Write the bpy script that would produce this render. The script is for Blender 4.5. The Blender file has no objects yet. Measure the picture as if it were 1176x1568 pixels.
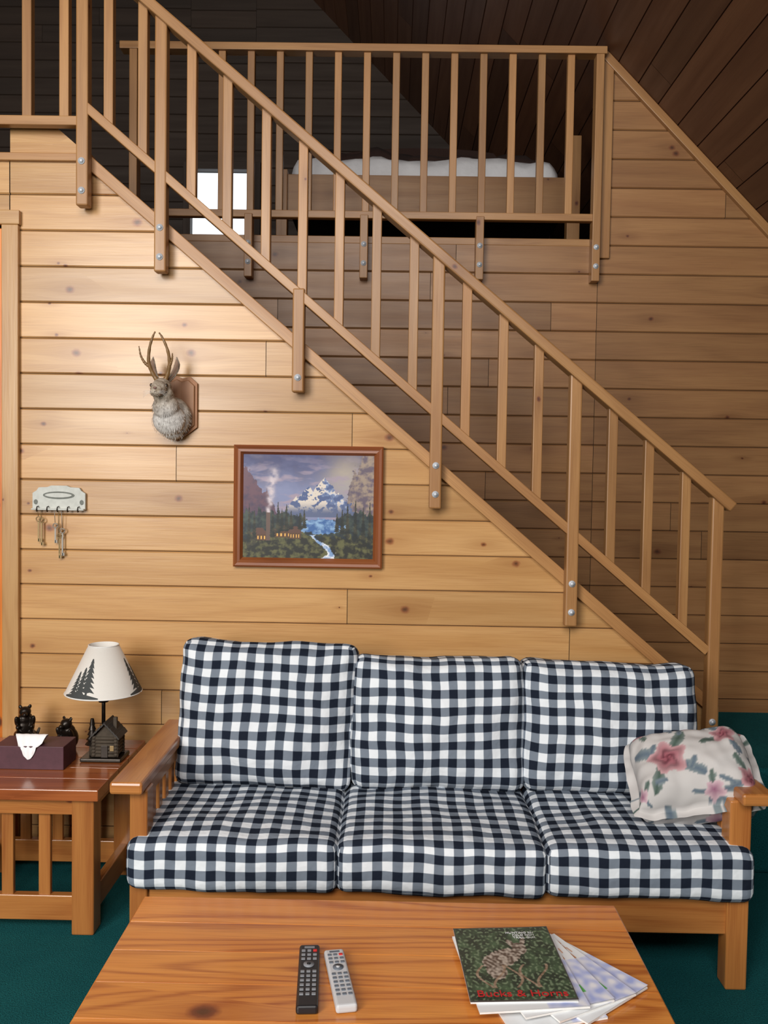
import bpy,bmesh,random
from math import *
from mathutils import Vector,Matrix,noise,Euler
R=random.Random(7)
V=Vector
# ------------------------------------------------------------------ builder
class Builder:
    def __init__(s,name):
        s.n=name;s.v=[];s.f=[];s.uv=[];s.t=[];s.m=[];s.sm=[];s.c=[];s.mats=[]
    def mi(s,mat):
        if mat not in s.mats:s.mats.append(mat)
        return s.mats.index(mat)
    def add(s,verts,faces,mat,uvs=None,smooth=False,tone=None,cols=None,M=None):
        off=len(s.v)
        if tone is None:tone=R.random()
        if uvs is None:
            uvs=autouv(verts,faces)
        for i,p in enumerate(verts):
            p=V(p)
            s.v.append(M@p if M else p)
            s.c.append(cols[i] if cols else (1,1,1))
        k=s.mi(mat)
        for fa,u in zip(faces,uvs):
            s.f.append([i+off for i in fa]);s.uv.append(u);s.t.append(tone);s.m.append(k);s.sm.append(smooth)
    def bm(s,bm,mat,M=None,grain=None,smooth=False,tone=None):
        bm.verts.index_update()
        vs=[v.co.copy() for v in bm.verts];fs=[[v.index for v in f.verts] for f in bm.faces]
        s.add(vs,fs,mat,autouv(vs,fs,grain),smooth,tone,None,M)
        bm.free()
    def box(s,c,d,mat,rot=None,bevel=.003,grain=None,tone=None,M=None,seg=2):
        b=bmesh.new();bmesh.ops.create_cube(b,size=1)
        for v in b.verts:v.co=V((v.co.x*d[0],v.co.y*d[1],v.co.z*d[2]))
        if bevel:bmesh.ops.bevel(b,geom=b.edges[:],offset=min(bevel,min(d)*.45),segments=seg,profile=.5,affect='EDGES')
        T=Matrix.Translation(c)
        if rot:T=T@Euler(rot).to_matrix().to_4x4()
        if M:T=M@T
        s.bm(b,mat,T,grain,False,tone)
    def bb(s,x0,x1,y0,y1,z0,z1,mat,**k):
        s.box(((x0+x1)/2,(y0+y1)/2,(z0+z1)/2),(x1-x0,y1-y0,z1-z0),mat,**k)
    def beam(s,p0,p1,w,h,mat,up=(0,0,1),bevel=.003,tone=None):
        p0=V(p0);p1=V(p1);X=(p1-p0);L=X.length;X.normalize();Y=V(up).cross(X).normalized();Z=X.cross(Y)
        M=Matrix.Translation((p0+p1)/2)@Matrix((X,Y,Z)).transposed().to_4x4()
        s.box((0,0,0),(L,w,h),mat,bevel=bevel,tone=tone,M=M,grain=0)
    def prism(s,poly,d0,d1,mat,M=None,bevel=0,grain=None,tone=None):
        b=bmesh.new();vs=[b.verts.new((p[0],p[1],d0)) for p in poly];f=b.faces.new(vs)
        r=bmesh.ops.extrude_face_region(b,geom=[f])
        for e in r['geom']:
            if isinstance(e,bmesh.types.BMVert):e.co.z=d1
        bmesh.ops.recalc_face_normals(b,faces=b.faces[:])
        if bevel:bmesh.ops.bevel(b,geom=b.edges[:],offset=bevel,segments=2,profile=.5,affect='EDGES')
        s.bm(b,mat,M,grain,False,tone)
    def tube(s,pts,rad,mat,seg=10,M=None,cap=True):
        pts=[V(p) for p in pts]
        if not hasattr(rad,'__len__'):rad=[rad]*len(pts)
        vs=[];fs=[];last=None
        for i,p in enumerate(pts):
            t=(pts[min(i+1,len(pts)-1)]-pts[max(i-1,0)]).normalized()
            if last is None:
                a=V((0,0,1)) if abs(t.z)<.9 else V((1,0,0));n=t.cross(a).normalized()
            else:n=(last-t*last.dot(t)).normalized()
            last=n;bn=t.cross(n)
            for k in range(seg):
                a=2*pi*k/seg;vs.append(p+(n*cos(a)+bn*sin(a))*rad[i])
        for i in range(len(pts)-1):
            for k in range(seg):
                k2=(k+1)%seg;fs.append([i*seg+k,i*seg+k2,(i+1)*seg+k2,(i+1)*seg+k])
        if cap:fs.append(list(range(seg))[::-1]);fs.append([(len(pts)-1)*seg+k for k in range(seg)])
        s.add(vs,fs,mat,None,True,None,None,M)
    def lathe(s,prof,c,mat,seg=32,M=None,smooth=True):
        vs=[];fs=[]
        for r,z in prof:
            for k in range(seg):
                a=2*pi*k/seg;vs.append(V((c[0]+r*cos(a),c[1]+r*sin(a),c[2]+z)))
        for i in range(len(prof)-1):
            for k in range(seg):
                k2=(k+1)%seg;fs.append([i*seg+k,i*seg+k2,(i+1)*seg+k2,(i+1)*seg+k])
        s.add(vs,fs,mat,None,smooth,None,None,M)
    def ell(s,c,r,mat,rot=None,seg=20,M=None):
        b=bmesh.new();bmesh.ops.create_uvsphere(b,u_segments=seg,v_segments=max(6,seg//2+2),radius=1)
        T=Matrix.Translation(c)
        if rot:T=T@Euler(rot).to_matrix().to_4x4()
        T=T@Matrix.Diagonal((r[0],r[1],r[2],1))
        if M:T=M@T
        s.bm(b,mat,T,None,True)
    def finish(s,parent=None,clips=(),remesh=None,smooth_it=0):
        me=bpy.data.meshes.new(s.n);me.from_pydata([tuple(v) for v in s.v],[],s.f)
        for m in s.mats:me.materials.append(m)
        me.polygons.foreach_set('material_index',s.m);me.polygons.foreach_set('use_smooth',s.sm)
        ul=me.uv_layers.new(name='UVMap');flat=[]
        for u in s.uv:
            for q in u:flat+=[q[0],q[1]]
        ul.data.foreach_set('uv',flat)
        ta=me.attributes.new('tone','FLOAT','FACE');ta.data.foreach_set('value',s.t)
        ca=me.attributes.new('Col','FLOAT_COLOR','POINT');cf=[]
        for q in s.c:cf+=[q[0],q[1],q[2],1]
        ca.data.foreach_set('color',cf)
        me.update()
        if clips:
            b=bmesh.new();b.from_mesh(me)
            for co,no in clips:
                bmesh.ops.bisect_plane(b,geom=b.verts[:]+b.edges[:]+b.faces[:],plane_co=co,plane_no=no,clear_outer=True)
            b.to_mesh(me);b.free()
        ob=bpy.data.objects.new(s.n,me);bpy.context.scene.collection.objects.link(ob)
        if remesh:
            m=ob.modifiers.new('r','REMESH');m.mode='VOXEL';m.voxel_size=remesh;m.use_smooth_shade=True
            if smooth_it:
                m=ob.modifiers.new('s','SMOOTH');m.iterations=smooth_it;m.factor=.5
        if parent:ob.parent=parent
        return ob
def autouv(vs,fs,grain=None):
    lo=[min(v[i] for v in vs) for i in range(3)];hi=[max(v[i] for v in vs) for i in range(3)]
    L=grain if grain is not None else max(range(3),key=lambda i:hi[i]-lo[i])
    ru=R.random()*40;rv=R.random()*40;out=[]
    for f in fs:
        a,b,c=V(vs[f[0]]),V(vs[f[1]]),V(vs[f[2]])
        n=(b-a).cross(c-a)
        if len(f)>3:n=(c-a).cross(V(vs[f[3]])-b)
        k=max(range(3),key=lambda i:abs(n[i]));o=[i for i in range(3) if i!=k]
        if L in o:
            j=[i for i in o if i!=L][0];out.append([(vs[i][L]+ru,vs[i][j]+rv+k*.31) for i in f])
        else:out.append([(vs[i][o[0]]*.3+ru,vs[i][o[1]]+rv) for i in f])
    return out
def empty(name):
    e=bpy.data.objects.new(name,None);bpy.context.scene.collection.objects.link(e);return e
# ------------------------------------------------------------------ materials
class N:
    def __init__(s,name):
        s.m=bpy.data.materials.new(name);s.m.use_nodes=True;s.t=s.m.node_tree;s.b=s.t.nodes['Principled BSDF']
    def n(s,typ,**k):
        x=s.t.nodes.new(typ)
        for a,b in k.items():setattr(x,a,b)
        return x
    def l(s,a,b):s.t.links.new(a,b)
    def _in(s,sock,val):
        if hasattr(val,'is_linked') or hasattr(val,'links'):s.l(val,sock)
        else:sock.default_value=val
    def math(s,op,a,b=0.,c=0.,clamp=False):
        x=s.n('ShaderNodeMath',operation=op,use_clamp=clamp)
        s._in(x.inputs[0],a);s._in(x.inputs[1],b);s._in(x.inputs[2],c);return x.outputs[0]
    def mr(s,v,a,b,c=0.,d=1.):
        x=s.n('ShaderNodeMapRange');x.clamp=True
        for i,q in enumerate((v,a,b,c,d)):s._in(x.inputs[i],q)
        return x.outputs[0]
    def mix(s,f,a,b,mode='MIX'):
        x=s.n('ShaderNodeMix',data_type='RGBA',blend_type=mode)
        s._in(x.inputs[0],f);s._in(x.inputs[6],a if hasattr(a,'links') else (*a,1));s._in(x.inputs[7],b if hasattr(b,'links') else (*b,1));return x.outputs[2]
    def comb(s,x,y,z=0.):
        c=s.n('ShaderNodeCombineXYZ')
        for i,q in enumerate((x,y,z)):s._in(c.inputs[i],q)
        return c.outputs[0]
    def noise(s,vec,scale=1.,detail=2.,rough=.5,dist=0.):
        x=s.n('ShaderNodeTexNoise');s.l(vec,x.inputs['Vector']);x.inputs['Scale'].default_value=scale;x.inputs['Detail'].default_value=detail
        x.inputs['Roughness'].default_value=rough;x.inputs['Distortion'].default_value=dist;return x.outputs['Fac']
    def bump(s,h,st=.2,d=.002):
        x=s.n('ShaderNodeBump');x.inputs['Strength'].default_value=st;x.inputs['Distance'].default_value=d;s.l(h,x.inputs['Height']);s.l(x.outputs[0],s.b.inputs['Normal'])
def wood(name,light,mid,dark,knot=(.07,.02,.007),rough=.42,ring=.25,kx=2.2,ky=6.5,kmin=.3,kr=.030,coat=0.,tv=.22,spec=.5,ringf=45.,fine=.4,simple=False):
    g=N(name);uv=g.n('ShaderNodeUVMap');uv.uv_map='UVMap'
    sp=g.n('ShaderNodeSeparateXYZ');g.l(uv.outputs[0],sp.inputs[0]);u,v=sp.outputs[0],sp.outputs[1]
    at=g.n('ShaderNodeAttribute');at.attribute_name='tone';tone=at.outputs['Fac']
    tz=g.math('MULTIPLY',tone,40.)
    if not simple:
        cu=g.math('MULTIPLY',u,kx);cv=g.math('MULTIPLY',v,ky)
        vo=g.n('ShaderNodeTexVoronoi',voronoi_dimensions='2D');vo.inputs['Scale'].default_value=1.;g.l(g.comb(cu,cv),vo.inputs['Vector'])
        ps=g.n('ShaderNodeSeparateXYZ');g.l(vo.outputs['Position'],ps.inputs[0])
        cs=g.n('ShaderNodeSeparateColor');g.l(vo.outputs['Color'],cs.inputs[0])
        ou=g.math('DIVIDE',g.math('SUBTRACT',cu,ps.outputs[0]),kx);ov=g.math('DIVIDE',g.math('SUBTRACT',cv,ps.outputs[1]),ky)
        rad=g.math('MAXIMUM',g.math('MULTIPLY',g.math('SUBTRACT',cs.outputs[0],kmin),kr),.0001)
        wob=g.math('MULTIPLY',g.math('SUBTRACT',g.noise(g.comb(u,v,0.),70.,1.),.5),.006)
        ou2=g.math('POWER',ou,2.);ov2=g.math('POWER',ov,2.)
        d=g.math('SQRT',g.math('ADD',g.math('MULTIPLY',ou2,.6),ov2))
        s=g.math('DIVIDE',g.math('ADD',d,wob),rad)
        km=g.mr(s,1.2,.7);kcore=g.mr(s,.8,.2)
        gate=g.math('GREATER_THAN',rad,.002)
        d2=g.math('ADD',g.math('MULTIPLY',ou2,.10),ov2)
        wn=g.math('MULTIPLY',g.math('EXPONENT',g.math('MULTIPLY',g.math('DIVIDE',d2,g.math('MULTIPLY',g.math('POWER',rad,2.),7.)),-1.)),gate)
        v2=g.math('SUBTRACT',v,g.math('MULTIPLY',g.math('MULTIPLY',ov,wn),.95))
    else:v2=v
    n1=g.noise(g.comb(g.math('MULTIPLY',u,1.1),g.math('MULTIPLY',v2,16.),tz),1.,2.,.55)
    n2=g.noise(g.comb(g.math('MULTIPLY',u,6.),g.math('MULTIPLY',v2,300.),tz),1.,2.,.6)
    col=g.mix(g.mr(n1,.3,.7),light,mid)
    if not simple:
        n3=g.noise(g.comb(g.math('MULTIPLY',u,.5),g.math('MULTIPLY',v2,5.5),tz),1.,1.,.4)
        band=g.math('POWER',g.math('ADD',g.math('MULTIPLY',g.math('SINE',g.math('MULTIPLY',n3,ringf)),.5),.5),3.)
        col=g.mix(g.math('MULTIPLY',g.math('MULTIPLY',band,g.mr(n2,.3,.6,.4,1.)),ring),col,dark)
    col=g.mix(g.mr(n2,.45,.8,0.,fine),col,dark)
    if not simple:
        col=g.mix(g.math('MULTIPLY',wn,.5),col,dark)
        kc=g.mix(kcore,tuple(min(1,c*2.6) for c in knot),knot)
        col=g.mix(g.math('MULTIPLY',km,gate),col,kc)
    br=g.mr(tone,0.,1.,1-tv,1+tv*.6)
    mx=g.n('ShaderNodeVectorMath',operation='SCALE');g.l(col,mx.inputs[0]);g.l(br,mx.inputs['Scale'])
    g.l(mx.outputs[0],g.b.inputs['Base Color'])
    g.l(g.mr(n1,.2,.8,rough*.85,rough*1.15),g.b.inputs['Roughness'])
    g.b.inputs['Coat Weight'].default_value=coat;g.b.inputs['Coat Roughness'].default_value=.15
    g.b.inputs['Specular IOR Level'].default_value=spec
    if not simple:g.bump(g.noise(g.comb(g.math('MULTIPLY',u,6.),g.math('MULTIPLY',v,120.),tz),1.,1.,.5),.12,.0015)
    return g.m
def plain(name,col,rough=.5,metal=0.,nz=.12,nscale=60.,bump=.1,coat=0.,bd=.001):
    g=N(name);tc=g.n('ShaderNodeTexCoord');no=g.noise(tc.outputs['Object'],nscale,4.,.6)
    a=tuple(c*(1-nz) for c in col);b=tuple(min(1,c*(1+nz)) for c in col)
    g.l(g.mix(no,a,b),g.b.inputs['Base Color']);g.b.inputs['Roughness'].default_value=rough;g.b.inputs['Metallic'].default_value=metal
    g.b.inputs['Coat Weight'].default_value=coat
    if bump:g.bump(no,bump,bd)
    return g.m
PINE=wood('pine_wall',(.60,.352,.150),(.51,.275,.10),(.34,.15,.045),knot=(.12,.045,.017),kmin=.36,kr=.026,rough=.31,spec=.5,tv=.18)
PINEB=wood('pine_back_shaded',(.36,.185,.075),(.29,.135,.05),(.15,.06,.02),knot=(.07,.024,.009),kmin=.38,kr=.025,rough=.42)  # wall pine made darker and redder: light falloff put into the colour
RAIL=wood('pine_rail',(.43,.225,.086),(.34,.16,.055),(.19,.075,.022),rough=.4,kx=1.6,ky=5.,kmin=.4,kr=.02)
CEIL=wood('dark_ceiling_wood',(.12,.05,.023),(.085,.032,.014),(.045,.016,.007),rough=.5,tv=.35,simple=True)  # ceiling boards, one darker brown than the wall pine
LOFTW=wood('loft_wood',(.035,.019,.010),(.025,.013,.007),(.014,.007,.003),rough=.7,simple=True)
TAB=wood('honey_pine',(.80,.32,.065),(.69,.235,.04),(.36,.075,.012),knot=(.08,.015,.004),rough=.22,ring=.8,kx=1.7,ky=4.,kmin=.42,kr=.05,coat=.35,tv=.2,ringf=90.,fine=.5)
FURN=wood('sofa_pine',(.56,.235,.062),(.44,.16,.038),(.27,.07,.014),knot=(.07,.018,.006),rough=.3,ring=.45,kx=2.,ky=5.,kmin=.45,kr=.05,coat=.25)
STAB=wood('side_table_pine',(.42,.125,.034),(.32,.08,.02),(.17,.035,.008),rough=.22,ring=.5,coat=.4)
FRAME=wood('cherry_frame',(.34,.11,.034),(.26,.07,.02),(.13,.03,.008),rough=.38,ring=.4,kmin=1.1)
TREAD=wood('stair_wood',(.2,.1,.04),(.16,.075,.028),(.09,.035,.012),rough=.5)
DOOR=wood('door_wood',(.9,.27,.035),(.75,.2,.022),(.4,.1,.012),rough=.3)
DARK=plain('gap_dark',(.02,.011,.006),.9,bump=0)
STEEL=plain('zinc_bolt',(.72,.76,.82),.45,.35,bump=0)
KEYM=plain('key_dull',(.30,.28,.25),.5,.6,bump=0)
WHITEF=plain('white_linen',(.72,.72,.74),.9,nscale=12,bump=.6,bd=.01)
BLANK=plain('brown_blanket',(.03,.013,.009),.95,nscale=9,bump=.6,bd=.02)
BRONZE=plain('dark_bronze',(.022,.016,.012),.32,.6,nscale=80,bump=.35)
BLACK=plain('black_plastic',(.012,.012,.014),.35,nz=.05,bump=0)
SILV=plain('silver_plastic',(.55,.56,.58),.35,nz=.04,bump=0)
BTN=plain('button_grey',(.22,.23,.25),.5,bump=0);BTNW=plain('button_white',(.7,.7,.72),.5,bump=0);RED=plain('button_red',(.6,.02,.02),.4,bump=0)
BTND=plain('button_slate',(.12,.14,.17),.5,bump=0)
PAPER=plain('paper_white',(.8,.8,.78),.6,bump=0)
SHADE=plain('lampshade_linen',(.74,.71,.66),.85,nz=.04,nscale=200,bump=.2)
TREEB=plain('tree_black',(.05,.055,.055),.8)
RACK=plain('rack_paint',(.55,.56,.52),.6,nz=.25,nscale=40);RACKD=plain('rack_carving',(.16,.17,.15),.7,nz=.4,nscale=60);BRASS=plain('key_brass',(.30,.21,.10),.5,.6)
PURP=plain('tissue_box_card',(.085,.030,.042),.55,nz=.4,nscale=30);TISS=plain('tissue',(.9,.9,.92),.9,bump=.3,nscale=25,bd=.004)
BARK=plain('log_bark',(.06,.045,.03),.8,nz=.5,nscale=50,bump=.8)
ROOFM=plain('cabin_roof',(.05,.045,.04),.7,nz=.4)
def painted(name,rough=.5,coat=0.,coatr=.1):
    g=N(name);a=g.n('ShaderNodeAttribute');a.attribute_name='Col';g.l(a.outputs['Color'],g.b.inputs['Base Color'])
    g.b.inputs['Roughness'].default_value=rough;g.b.inputs['Coat Weight'].default_value=coat;g.b.inputs['Coat Roughness'].default_value=coatr;return g.m
PAINT=painted('oil_print',.5,.12,.22);COVER=painted('glossy_cover',.4,.2,.2);FLORAL=painted('floral_cotton',.9)
def carpet():
    g=N('green_carpet');tc=g.n('ShaderNodeTexCoord');a=g.noise(tc.outputs['Object'],240.,2.,.7);b=g.noise(tc.outputs['Object'],5.,3.,.6)
    c=g.mix(b,(.008,.10,.11),(.018,.165,.17));c=g.mix(g.mr(a,.35,.7),c,(.004,.05,.057));g.l(c,g.b.inputs['Base Color'])
    g.b.inputs['Roughness'].default_value=1.;g.b.inputs['Specular IOR Level'].default_value=.1;g.bump(a,.9,.006);return g.m
CARPET=carpet()
def gingham():
    P=.061
    g=N('gingham_cotton');uv=g.n('ShaderNodeUVMap');uv.uv_map='UVMap';sp=g.n('ShaderNodeSeparateXYZ');g.l(uv.outputs[0],sp.inputs[0])
    def st(x):
        f=g.math('FRACT',g.math('DIVIDE',x,P));t=g.math('ABSOLUTE',g.math('SUBTRACT',f,.5));return g.mr(t,.235,.265)
    a=st(sp.outputs[0]);b=st(sp.outputs[1])
    tw=g.math('ADD',g.math('MULTIPLY',g.math('SINE',g.math('MULTIPLY',g.math('ADD',sp.outputs[0],sp.outputs[1]),2400.)),.5),.5)
    s=g.math('ADD',a,b)
    c=g.mix(g.mr(s,0.,1.),(.78,.82,.86),g.mix(tw,(.12,.15,.20),(.25,.29,.34)));c=g.mix(g.mr(s,1.,2.),c,(.010,.015,.028))
    g.l(c,g.b.inputs['Base Color']);g.b.inputs['Roughness'].default_value=.9;g.b.inputs['Specular IOR Level'].default_value=.15
    tc=g.n('ShaderNodeTexCoord');g.bump(g.noise(tc.outputs['Object'],14.,3.,.55),.55,.016);return g.m
GING=gingham()
# ------------------------------------------------------------------ room
PITCH=.138
def boards(B,mat,O,U,W,Nn,Lu,Lw,off=0.,joints={},seg=(1.6,3.6),g=.0055,dep=.006,nojoint=False):
    O=V(O);U=V(U).normalized();W=V(W).normalized();Nn=V(Nn).normalized()
    k=0;w0=off
    while w0<Lw-1e-4:
        w1=w0+PITCH
        a=-R.random()*2.5 if not nojoint else 0
        cuts=[0.]
        if k in joints:cuts+=joints[k]
        elif not nojoint:
            x=a
            while x<Lu:
                if x>.3:cuts.append(x)
                x+=R.uniform(*seg)
        cuts=sorted(set(cuts))+[Lu]
        for i in range(len(cuts)-1):
            u0=cuts[i]+.0012;u1=cuts[i+1]-.0012
            pr=[(w0+.001,-dep),(w0+g,0),(w1-g,0),(w1-.001,-dep)]
            vs=[];ru=R.random()*60;rv=R.random()*60
            for (w,d) in pr:
                for u in (u0,u1):vs.append(O+U*u+W*w+Nn*d)
            fs=[[j*2,j*2+1,j*2+3,j*2+2] for j in range(3)]
            uvs=[[(ru+u0,rv+pr[j][0]),(ru+u1,rv+pr[j][0]),(ru+u1,rv+pr[j+1][0]),(ru+u0,rv+pr[j+1][0])] for j in range(3)]
            B.add(vs,fs,mat,uvs)
        w0=w1;k+=1
Y1=3.45;Y2=4.33
MXZ=Matrix(((1,0,0,0),(0,0,-1,0),(0,1,0,0),(0,0,0,1)))
def skz(x):return 1.765-.846*x
def slz(x):return 3.61-1.02*(x-.988)
B=Builder('wall_stair')
boards(B,PINE,(-1.5,Y1,0),(1,0,0),(0,0,1),(0,-1,0),2.80,2.763,joints={7:[1.33],14:[1.0],10:[1.9],4:[.6],15:[1.1],12:[1.34]})
B.prism([(-1.5,2.76),(-1.185,2.76),(1.275,skz(1.275)-.01),(1.275,0),(-1.5,0)],-(Y1+.04),-(Y1+.006),DARK,M=MXZ)
wn=V((.846,0,1)).normalized()
B.finish(clips=[((0,0,1.762),wn)])
B=Builder('wall_over_door')
boards(B,PINE,(-4.6,Y1,18*PITCH+.03),(1,0,0),(0,0,1),(0,-1,0),3.0985,2*PITCH-.032,off=-.03)
B.bb(-4.6,-1.502,Y1+.006,Y1+.04,18*PITCH+.03,2.76,DARK,bevel=0)
B.finish(clips=[((0,0,18*PITCH+.03),V((0,0,-1))),((0,0,2.763),V((0,0,1)))])
B=Builder('wall_left')
boards(B,PINE,(-4.6,Y1,0),(1,0,0),(0,0,1),(0,-1,0),2.0,18*PITCH)
B.bb(-4.6,-2.6,Y1+.006,Y1+.04,0,18*PITCH,DARK,bevel=0)
B.finish()
B=Builder('wall_back')
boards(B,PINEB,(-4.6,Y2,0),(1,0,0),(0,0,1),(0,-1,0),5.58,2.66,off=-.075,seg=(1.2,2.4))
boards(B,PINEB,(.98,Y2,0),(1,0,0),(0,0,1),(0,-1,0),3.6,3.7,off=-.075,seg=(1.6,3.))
B.bb(-4.6,.98,Y2+.006,Y2+.1,0,2.68,DARK,bevel=0)
B.prism([(.98,0),(4.45,0),(.98,slz(.98)-.02)],-(Y2+.1),-(Y2+.006),DARK,M=MXZ)
B.finish(clips=[((.988,0,3.61),V((1.02,0,1))),((0,0,0),V((0,0,-1)))])
B=Builder('floor_loft')
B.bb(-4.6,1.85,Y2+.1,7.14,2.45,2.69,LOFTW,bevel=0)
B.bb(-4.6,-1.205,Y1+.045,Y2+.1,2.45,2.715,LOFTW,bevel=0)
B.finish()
B=Builder('floor');B.bb(-8.6,4.6,-3.1,7.3,-.1,0,CARPET,bevel=0);B.finish()
sl=V((-1,0,1.02)).normalized();nr=V((-1.02,0,-1)).normalized()
B=Builder('ceiling_right')
boards(B,CEIL,(4.527,-3.1,0),(0,1,0),sl,nr,10.4,9.33,seg=(2.,4.),g=.0035,dep=.004)
B.add([V((4.6,-3.1,0)),V((4.6,7.3,0)),V((-1.96,7.3,6.70)),V((-1.96,-3.1,6.70))],[[0,1,2,3]],DARK)
B.finish()
B=Builder('ceiling_left');sl2=V((1,0,1.02)).normalized();nl=V((1.02,0,-1)).normalized()
boards(B,CEIL,(-8.527,-3.1,0),(0,1,0),sl2,nl,10.4,9.33,seg=(3.,6.))
B.add([V((-8.6,-3.1,0)),V((-8.6,7.3,0)),V((-2.04,7.3,6.70)),V((-2.04,-3.1,6.70))],[[0,1,2,3]],DARK)
B.finish()
wx0,wx1,wz0,wz1=-1.66,-1.14,3.30,3.99
B=Builder('wall_gable')
Yg=7.15
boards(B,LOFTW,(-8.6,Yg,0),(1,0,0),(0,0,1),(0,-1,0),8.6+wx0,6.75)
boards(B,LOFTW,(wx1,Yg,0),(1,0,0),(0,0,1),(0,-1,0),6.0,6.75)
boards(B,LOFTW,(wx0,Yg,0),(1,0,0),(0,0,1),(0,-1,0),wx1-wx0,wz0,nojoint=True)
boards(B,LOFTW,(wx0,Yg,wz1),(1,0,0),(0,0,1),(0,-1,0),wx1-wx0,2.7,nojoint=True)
for q in ((-8.6,wx0,0,6.75),(wx1,4.6,0,6.75),(wx0,wx1,0,wz0),(wx0,wx1,wz1,6.75)):
    B.bb(q[0],q[1],Yg+.007,Yg+.1,q[2],q[3],DARK,bevel=0)
B.finish(clips=[((.988,0,3.70),V((1.02,0,1))),((-2,0,6.75),V((-1.02,0,1)))])
B=Builder('window_1')
for q in ((wx0-.05,wx0+.01,wz0-.05,wz1+.05),(wx1-.01,wx1+.05,wz0-.05,wz1+.05),(wx0,wx1,wz0-.05,wz0+.01),(wx0,wx1,wz1-.01,wz1+.05),(wx0,wx1,(wz0+wz1)/2-.015,(wz0+wz1)/2+.015)):
    B.bb(q[0],q[1],Yg-.03,Yg+.03,q[2],q[3],LOFTW)
B.finish()
B=Builder('wall_front')
B.prism([(-8.5,0),(4.5,0),(-2,6.64)],3.0,3.1,PINEB,M=MXZ,grain=0)
B.finish()
B=Builder('door_1')
B.bb(-2.545,-1.53,Y1+.002,Y1+.037,.01,2.49,DOOR,bevel=.002,grain=2)
for z0,z1 in ((.2,1.05),(1.25,2.3)):
    for x0,x1 in ((-2.42,-2.08),(-2.0,-1.66)):
        B.bb(x0,x1,Y1-.006,Y1+.003,z0,z1,DOOR,bevel=.004,grain=2)
B.lathe([(0,0),(.028,0),(.028,.01),(.012,.014),(.012,.03),(.027,.04),(.027,.055),(0,.065)],(0,0,0),BRASS,20,M=Matrix.Translation((-1.60,Y1+.001,1.0))@Matrix.Rotation(pi/2,4,'X'))
B.finish()
B=Builder('trim_1')
B.bb(-1.525,-1.46,Y1-.022,Y1-.0005,0,2.50,PINE,grain=2,tone=.25)
B.bb(-2.64,-1.455,Y1-.024,Y1-.0005,2.50,2.555,PINE,tone=.3)
B.bb(-2.62,-2.55,Y1-.022,Y1-.0005,0,2.50,PINE,grain=2,tone=.3)
B.finish()
# ------------------------------------------------------------------ staircase
B=Builder('staircase')
rise=(2.715-.42)/12;run=2.47/11
for k in range(1,12):
    z=2.715-rise*k;x0=-1.2+run*(k-1);x1=x0+run
    x1b=min(x1,1.262)
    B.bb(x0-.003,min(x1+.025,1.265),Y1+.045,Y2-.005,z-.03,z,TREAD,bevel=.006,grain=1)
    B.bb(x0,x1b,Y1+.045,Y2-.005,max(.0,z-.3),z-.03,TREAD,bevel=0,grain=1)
B.finish()
B=Builder('trim_3')
B.beam((-1.19,Y1+.008,skz(-1.19)-.028),(1.262,Y1+.008,skz(1.262)-.028),.066,.045,RAIL,bevel=.003,tone=1.)
B.bb(-4.6,-1.18,Y1-.02,Y1+.04,2.745,2.775,RAIL,tone=.9)
B.finish()
B=Builder('stair_landing')
B.bb(1.27,3.9,Y1,Y2-.01,0,.42,CARPET,bevel=.015)
B.finish()
def bolt(B,x,y,z):
    B.tube([(x,y,z),(x,y-.003,z)],.013,STEEL,16);B.tube([(x,y-.003,z),(x,y-.009,z)],.008,STEEL,6)
B=Builder('stair_railing')
yr=Y1-.052
def hz(x):return 2.56-.83*x
def lz(x):return 1.955-.845*x
B.beam((-2.6,yr,3.66),(-1.15,yr,3.66),.07,.035,RAIL)
hd=.022*sqrt(1+.83**2)
B.beam((-1.36,yr-.004,hz(-1.36)-hd),(1.30,yr-.004,hz(1.30)-hd),.075,.04,RAIL,bevel=.006,tone=.45)
ld=.018*sqrt(1+.845**2)
B.beam((-1.185,yr+.004,lz(-1.185)-ld),(1.225,yr+.004,lz(1.225)-ld),.05,.034,RAIL,tone=.8)
bx=[-1.098,-.968,-.782,-.645,-.497,-.356,-.2155,-.073,.0705,.275,.416,.553,.841,.982,1.126]
for x in bx:
    B.bb(x-.018,x+.018,yr-.014,yr+.022,lz(x)-.02,hz(x)-.03,RAIL,grain=2)
for x,zb,full in ((-1.195,2.56,2),(-.897,2.315,1),(-.367,1.867,0),(.165,1.43,1),(.695,.985,1),(1.247,.46,1)):
    w=.023
    top=3.68 if full==2 else (hz(x)-.03 if full else lz(x)-.005)
    yb=Y1-.026
    B.bb(x-w,x+w,yb-.05,yb,zb,top,RAIL,grain=2,bevel=.006,tone=.6)
    bolt(B,x,yb-.05,zb+.055)
    if full or x>-.3:bolt(B,x,yb-.05,zb+.165)
    B.bb(x-w*.6,x+w*.6,yb,Y1,zb+.02,zb+.17,RAIL,grain=2)
B.bb(-2.6,-1.215,yr-.02,yr+.02,2.86,2.895,RAIL,tone=.7)
x=-1.265
while x>-2.6:
    B.bb(x-.018,x+.018,yr-.018,yr+.018,2.88,3.65,RAIL,grain=2);x-=.1415
B.finish()
B=Builder('loft_railing')
yl=Y2-.035
B.bb(-1.33,.985,yl-.035,yl+.034,3.565,3.60,RAIL,tone=.5)
B.bb(-1.29,.945,yl-.02,yl+.02,2.785,2.82,RAIL,tone=.6)
x=.82
while x>-1.25:
    B.bb(x-.017,x+.017,yl-.017,yl+.017,2.81,3.57,RAIL,grain=2);x-=.1386
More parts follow.
